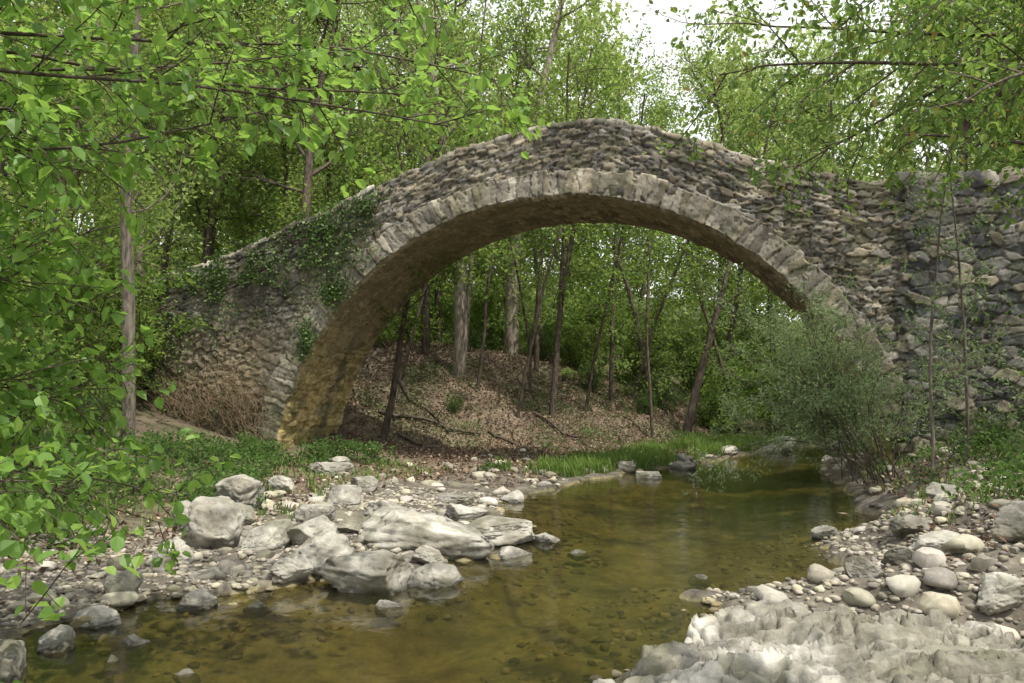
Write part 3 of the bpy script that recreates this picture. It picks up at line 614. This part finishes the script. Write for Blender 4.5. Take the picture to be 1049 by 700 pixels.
def grass(name,areas,seed):
    r=np.random.default_rng(seed);V=[];F=[];o=0
    for (fx,fy,n,H,d0,d1,ct) in areas:
        x=r.uniform(*fx,n);y=r.uniform(*fy,n);d=sdist(x,y);c=fbm(x*1.5,y*1.5,0,2,88)
        k=(d>d0)&(d<d1)&(c>ct);x=x[k];y=y[k];z=gz(x,y);m=len(x)
        a=r.uniform(0,6.28,m);h=H*r.uniform(.5,1.2,m);l=h*r.uniform(.1,.7,m);wd=.009+.005*r.random(m)
        dx,dy=np.cos(a),np.sin(a);sx_,sy_=-dy*wd,dx*wd
        p0=np.stack([x,y,z-.02],1);s_=np.stack([sx_,sy_,sx_*0],1)
        mid=p0+np.stack([dx*l*.35,dy*l*.35,h*.65],1);tip=p0+np.stack([dx*l,dy*l,h*.95],1)
        Q=np.stack([p0-s_,p0+s_,mid-s_*.8,mid+s_*.8,tip-s_*.1,tip+s_*.1],1).reshape(-1,3)
        kk=np.arange(m)[:,None]*6+o
        V.append(Q);F.append(kk+np.array([[0,1,3,2]]));F.append(kk+np.array([[2,3,5,4]]));o+=len(Q)
    mk(name,np.concatenate(V),np.concatenate(F),[M_grass],smooth=False)
grass('grass',[((-8,1),(17.5,27),34000,.34,.1,2.0,.38),((-11,-5),(8,17),3500,.2,2.6,6,.5),((1.5,6),(10,27),4000,.28,.4,3,.52),((-7,4),(24,36),18000,.4,.1,2.5,.42)],5)
p=Plant(410)
def ivy(cx,cz,rx,rz,n,L_=.085,th_=.4):
    x=cx+p.r.normal(size=n)*rx*.5;z=cz+p.r.normal(size=n)*rz*.5
    c=fbm(x*1.6,z*1.6,0,3,71);k=(c>th_)&(np.hypot(x-CX,z-CZ)>R-.1)&(z<top(x)+.2);x=x[k];z=z[k]
    y=YF-.06-p.r.random(len(x))**2*.22
    a=np.tile(np.array([0,-.6,-.5]),(len(x),1))
    p.leaves(np.stack([x,y,z],1),L_,.8,axis=a,up=.2,mi=0)
ivy(-10.4,5.9,1.3,1.2,2200);ivy(-13.3,5.0,2.2,.9,3000,th_=.42);ivy(-17,3.8,2.6,1.6,6000,th_=.38);ivy(-10.2,4.5,.5,.5,500,th_=.2);ivy(-11,3.3,.35,.6,450,th_=.2);ivy(-14.5,2,1.5,1.6,1200,th_=.5);ivy(-9.3,6.6,.7,.4,500);ivy(4.5,1.2,2.6,.9,1200,th_=.45);ivy(5.5,5.9,2.5,.5,700,th_=.5);ivy(4.2,4.0,.8,1.2,500,th_=.48)
mk('ivy',np.concatenate(p.V),np.concatenate(p.F),[M_ivy],smooth=False)
p=Plant(411)
for i in range(420):
    x=p.r.uniform(-15.4,-12.1);q=p.poly((x,YF-.08-p.r.random()*.1,p.r.uniform(.4,1.8)),(p.r.normal()*.6,-.08,1),p.r.uniform(.5,1.9),6,.32,0.0)
    q[:,1]=np.clip(q[:,1],YF-.45,YF-.05);p.tube(q,.007,.003,k=3)
mk('dry_creeper',np.concatenate(p.V),np.concatenate(p.F),[M_twig])
for j,(a,b_,r) in enumerate([((-11.6,23.2,1.0),(-8.6,24.4,.45),.07),((-10.6,22.6,.6),(-8.2,22.0,.4),.05),((-12,25.5,2.0),(-9.4,23.8,.9),.06),((-9.5,20.3,.5),(-8,21.5,.45),.04),((-8.5,25,.5),(-6.2,24,.5),.05),((-7.5,27,.5),(-5.5,25.4,.5),.06)]):
    p=Plant(500+j);a=np.array(a);b_=np.array(b_);t=np.linspace(0,1,8)[:,None];q=a*(1-t)+b_*t;q=q+p.r.normal(size=q.shape)*.04
    q[:,2]=gz(q[:,0],q[:,1])+r+.05*p.r.random(8);p.tube(q,r,r*.5,k=7);br=p.poly(q[4],(.3,.2,.7),.9,5,.15);p.tube(br,r*.4,.008,k=5)
    mk('fallen_branch',np.concatenate(p.V),np.concatenate(p.F),[M_barkd])
print('done',time.time()-T0, 'polys',sum(len(m.polygons) for m in bpy.data.meshes))
